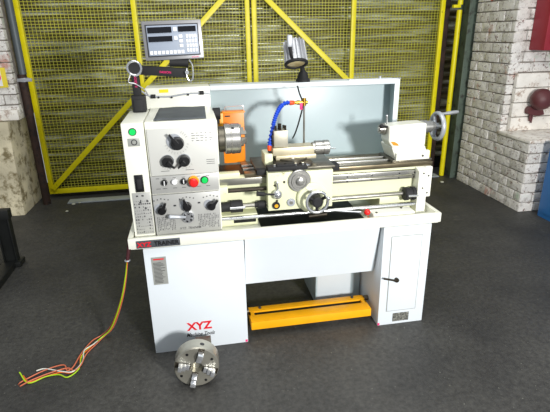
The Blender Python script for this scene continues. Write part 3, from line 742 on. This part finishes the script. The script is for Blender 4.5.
# work lamp
wl_ = thing('work_lamp', (.95,.58,1.35), 'aluminium finned work lamp on black bracket atop the splash guard', 'lamp')
mb = MB(); mb.rev((.955,.59,1.350),(0,0,1),[(0,.042),(.012,.042),(.02,.034),(.055,.024)],20); mb.cyl((.955,.59,1.40),(.945,.58,1.445),.013); mb.ball((.955,.59,1.402),.019); mb.build('mount', 'rubber', wl_)
ax_l = V((.02,-.42,-.90)).normalized(); c_l = V((.893,.55,1.555))
mb = MB(); mb.rev(c_l, ax_l, [(-.03,.030),(0,.044),(.09,.052),(.105,.056)],32)
fr = frame_of(ax_l)
for k in range(16):
    a = 2*PI*k/16; e = fr[1]*math.cos(a)+fr[2]*math.sin(a)
    mb.bar(c_l+e*.050-ax_l*.02, c_l+e*.056+ax_l*.10, .004, .022, up=e)
mb.build('lamp_housing', 'lampfin', wl_)
mb = MB(); mb.torus(c_l+ax_l*.108, ax_l, .060, .009, 40, 10); mb.build('bezel', 'rubber', wl_)
mb = MB(); mb.rev(c_l+ax_l*.100, ax_l, [(0,.056),(.006,.056),(.010,.045),(.012,.0)],32); mb.build('lens', 'lens', wl_)
mb = MB(); mb.box(.836,.866,.46,.485,1.548,1.612,.008); mb.build('switch_box', 'silver', wl_)
mb = MB(); mb.tube([(.852,.475,1.555),(.858,.468,1.52),(.866,.475,1.49)],.010,10); mb.tube([(.935,.535,1.45),(.945,.56,1.44),(.945,.58,1.445)],.012,10); mb.build('bracket', 'rubber', wl_)

# digital readout on its arm
dr = thing('digital_readout', (.02,.41,1.243), 'silver framed digital readout on a black jointed arm above the headstock', 'readout')
mb = MB(); mb.box(-.012,.058,.37,.45,1.243,1.328,.008); mb.box(.0,.046,.362,.372,1.25,1.31,.002); ab = mb.build('arm_base', 'rubber', dr)
mb = MB(); mb.bar((.020,.41,1.32),(.018,.41,1.455),.040,.045,up=(0,1,0),bev=.006); mb.build('upright_arm', 'rubber', dr)
mb = MB(); mb.cyl((.022,.375,1.470),(.022,.445,1.466),.034); mb.build('elbow', 'rubber', dr)
mb = MB(); mb.torus((.022,.373,1.466),(0,1,0),.034,.006); mb.tube([(.0,.37,1.44),(-.012,.36,1.40),(.02,.36,1.39),(.06,.37,1.36),(.075,.38,1.33)],.003,8); mb.build('elbow_ring', 'chrome', dr)
mb = MB(); mb.bar((.045,.41,1.455),(.290,.39,1.434),.04,.046,up=(0,0,1),bev=.005); mb.build('cross_arm', 'rubber', dr)
mb = MB(); mb.text('EASSON', .016, (.145,.3775,1.439), rot=(PI/2,.075,-.08)); mb.build('arm_lettering', 'pink', dr)
mb = MB(); mb.text('EASSON', .017, (.026,.386,1.37), rot=(PI/2,-PI/2,0)); mb.build('arm_lettering', 'pink', dr)
mb = MB(); mb.cyl((.20,.39,1.49),(.295,.39,1.485),.022); mb.box(.235,.262,.38,.43,1.47,1.54,.004); mb.build('tilt_clamp', 'rubber', dr)
mb = MB(); mb.tube([(.30,.375,1.50),(.315,.37,1.47),(.312,.37,1.41),(.295,.37,1.395),(.282,.37,1.42),(.285,.37,1.46)],.004,8); mb.cyl((.285,.37,1.44),(.285,.345,1.44),.010); mb.build('clamp_loop', 'chrome', dr)
# display built flat then turned
W, H = .295, .188
from mathutils import Euler
mxd = Matrix.Translation(V((.228,.395,1.596))) @ Euler((-.06, -.025, .02)).to_matrix().to_4x4()
def D(u0,u1,v0,v1,y0,y1,b=0): return (-W/2+u0*W, -W/2+u1*W, y0, y1, H/2-v1*H, H/2-v0*H)
fr_ = MB().box(*D(0,1,0,1,-.02,.035),bev=.006).build('frame', 'dro_frame', dr, mx=mxd)
MB().box(*D(.055,.945,.09,.91,-.024,-.019),bev=.001).build('inner_bezel', 'ink', fr_, mx=mxd)
MB().box(*D(.075,.925,.12,.88,-.027,-.023),bev=.001).build('face_panel', 'dro_face', fr_, mx=mxd)
for a in ((.09,.49,.16,.31),(.09,.49,.39,.53),(.60,.90,.16,.30)): MB().box(*D(*a,-.030,-.026)).build('display_window', 'screen', fr_, mx=mxd)
mb = MB()
for r_ in range(4):
    for c_ in range(4): mb.box(*D(.72+c_*.048,.755+c_*.048,.37+r_*.12,.46+r_*.12,-.030,-.026),bev=.001)
for r_ in range(3): mb.box(*D(.60,.66,.37+r_*.12,.45+r_*.12,-.030,-.026),bev=.001)
for k in range(2): mb.box(*D(.52,.575,.18+k*.22,.28+k*.22,-.030,-.026),bev=.001)
for c_ in range(9): mb.box(*D(.09+c_*.066,.14+c_*.066,.76,.85,-.030,-.026),bev=.001)
mb.build('keys', 'white', fr_, mx=mxd)
mb = MB(); mb.text('EASSON', .010, (W/2-.062,-.021,-H/2+.006)); mb.build('readout_lettering', 'pink', fr_, mx=mxd)

# ------------------------------------------------------------------ loose cable at left
lc = thing('mains_cable', (-.3,.1,0), 'unplugged cable with orange, green and white cores trailing on the floor', 'cable')
mb = MB(); mb.tube([(-.074,.10,.66),(-.080,.09,.60),(-.096,.085,.525)],.009,10); mb.build('outer_sleeve', 'sleeve', lc)
mb = MB(); mb.torus((-.0945,.085,.532),(0,0,1),.011,.004); mb.build('sleeve_ring', 'silver', lc)
core = [(-.096,.085,.525),(-.117,.10,.43),(-.150,.12,.31),(-.198,.15,.18),(-.250,.18,.07),(-.305,.20,.012)]
fl = [(-.355,.12,.006),(-.39,.05,.006),(-.385,-.03,.006),(-.42,-.078,.006),(-.47,-.065,.006),(-.54,-.085,.006),(-.61,-.11,.006)]
for i, (m, dx, dy) in enumerate((('w_orange',-.004,0),('w_red',.014,.012),('w_green',-.006,-.016),('w_white',.006,.02),('w_red',-.02,.03))):
    pts = [(x+dx*min(.5,k/8), y+dy*min(.5,k/8), z+.004*(i==2)) for k,(x,y,z) in enumerate(core)]
    pts += [(x+dx*(1+.8*math.sin(k*1.7+i)), y+dy*(1+1.1*math.sin(k*1.3+i*2.1)), z+.003*(i % 2)) for k,(x,y,z) in enumerate(fl)]
    e = [(-.655,-.06,.01),(-.64,-.15,.02),(-.67,-.055,.03),(-.60,-.03,.008),(-.66,-.12,.006)][i]; pts.append(e)
    if i == 3: pts = pts[:-3]+[(-.56,-.02,.006),e]
    mb = MB(); mb.tube(pts, .0034, 8, 5); mb.build('wire_core', m, lc)

# ------------------------------------------------------------------ four-jaw chuck on floor
fc = thing('four_jaw_chuck', (.205,-.24,0), 'steel four jaw chuck standing on its rim on the floor against the stand', 'chuck')
c = V((.222,-.262,.110)); a = V((-.05,-1,.06)).normalized(); F3 = frame_of(a)
if F3[2].z < 0: up, rt = -F3[2], F3[1]
else: up, rt = F3[2], F3[1]
rt = up.cross(-a) if up.cross(-a).x > 0 else -up.cross(-a)
body = MB().rev(c, a, [(-.045,.070),(-.045,.104),(-.041,.108),(.03,.108),(.036,.103),(.036,.030),(.0,.028)],64).build('chuck_body', 'bodysteel', fc)
MB().cyl(c-a*.045, c-a*.060, .075, seg=40).build('back_plate', 'cast', fc)
for k, deg in enumerate((165,72,-18,-106)):
    an = math.radians(deg); e = rt*math.cos(an)+up*math.sin(an); s_ = a.cross(e)
    B(0,1,0,1,0,1).bm.free()
    mb = MB(); mb.bar(c+e*.028+a*.0362, c+e*.104+a*.0362, .030, .003, up=a); mb.build('jaw_slot', 'oily', fc)
    mb = MB()
    for r0, r1, h in ((.034,.052,.016),(.052,.070,.028),(.070,.088,.040)):
        mb.bar(c+e*r0+a*(.034+h/2), c+e*r1+a*(.034+h/2), .026, h, up=a, bev=.0015)
    mb.build('jaw', 'chrome', fc)
    mb = MB(); mb.cyl(c+e*.1075-a*.0, c+e*.1088-a*.0, .011, seg=16); mb.build('screw_socket', 'black', fc)
for deg in (118,27,-62,-152):
    an = math.radians(deg); e = rt*math.cos(an)+up*math.sin(an)
    MB().cyl(c+e*.085+a*.0355, c+e*.085+a*.0372, .007, seg=16).build('bolt_hole', 'black', fc)
sb = thing('steel_block', (.245,-.09,0), 'small steel block with dark recess standing between the chuck and the stand', 'block')
B(.218,.300,-.105,-.04,0,.105,.004).build('block', 'cast', sb)
B(.260,.292,-.107,-.104,.070,.098).build('recess', 'black', sb)

# ================================================================== CAMERA
cam = bpy.data.cameras.new('camera'); co = bpy.data.objects.new('camera', cam); col.objects.link(co)
H_, f = 1.62, 465.0
th_, ya, ro = math.radians(20.356), math.radians(9.803), math.radians(-1.063)
fw = V((math.sin(ya)*math.cos(th_), math.cos(ya)*math.cos(th_), -math.sin(th_)))
r = V((math.cos(ya), -math.sin(ya), 0)); u = r.cross(fw)
R = r*math.cos(ro)+u*math.sin(ro); U = -r*math.sin(ro)+u*math.cos(ro)
m3 = Matrix((R, U, -fw)).transposed().to_4x4(); m3.translation = V((.295,-2.178,1.62))
co.matrix_world = m3
cam.sensor_fit = 'HORIZONTAL'; cam.sensor_width = 36; cam.lens = 36*f/550; cam.clip_start = .05
bpy.context.scene.camera = co

# ================================================================== LIGHT
def area(name, loc, tgt, size, power, color=(1,1,1), sy=None):
    l = bpy.data.lights.new(name, 'AREA'); l.energy = power; l.color = color; l.size = size
    if sy: l.shape = 'RECTANGLE'; l.size_y = sy
    o = bpy.data.objects.new(name, l); col.objects.link(o); o.location = loc
    o.rotation_euler = (V(tgt)-V(loc)).to_track_quat('-Z','Y').to_euler(); return o
area('doorway_light', (2.1,-4.1,1.85), (.6,.8,.8), .45, 245, (1,.99,.97))
area('overhead_fill', (.8,-.6,4.2), (.8,.6,0), 3.0, 85, (1,.99,.95), 2.5)  # added ambient fill from above, not a lamp of the workshop
w = bpy.data.worlds.new('World'); bpy.context.scene.world = w; w.use_nodes = True
w.node_tree.nodes['Background'].inputs[0].default_value = (.86,.93,1,1); w.node_tree.nodes['Background'].inputs[1].default_value = .38

for o in bpy.data.objects:
    if '_o' in o: del o['_o']
vs = bpy.context.scene.view_settings
vs.view_transform = 'Standard'; vs.look = 'None'; vs.exposure = 0; vs.gamma = 1; vs.use_curve_mapping = False
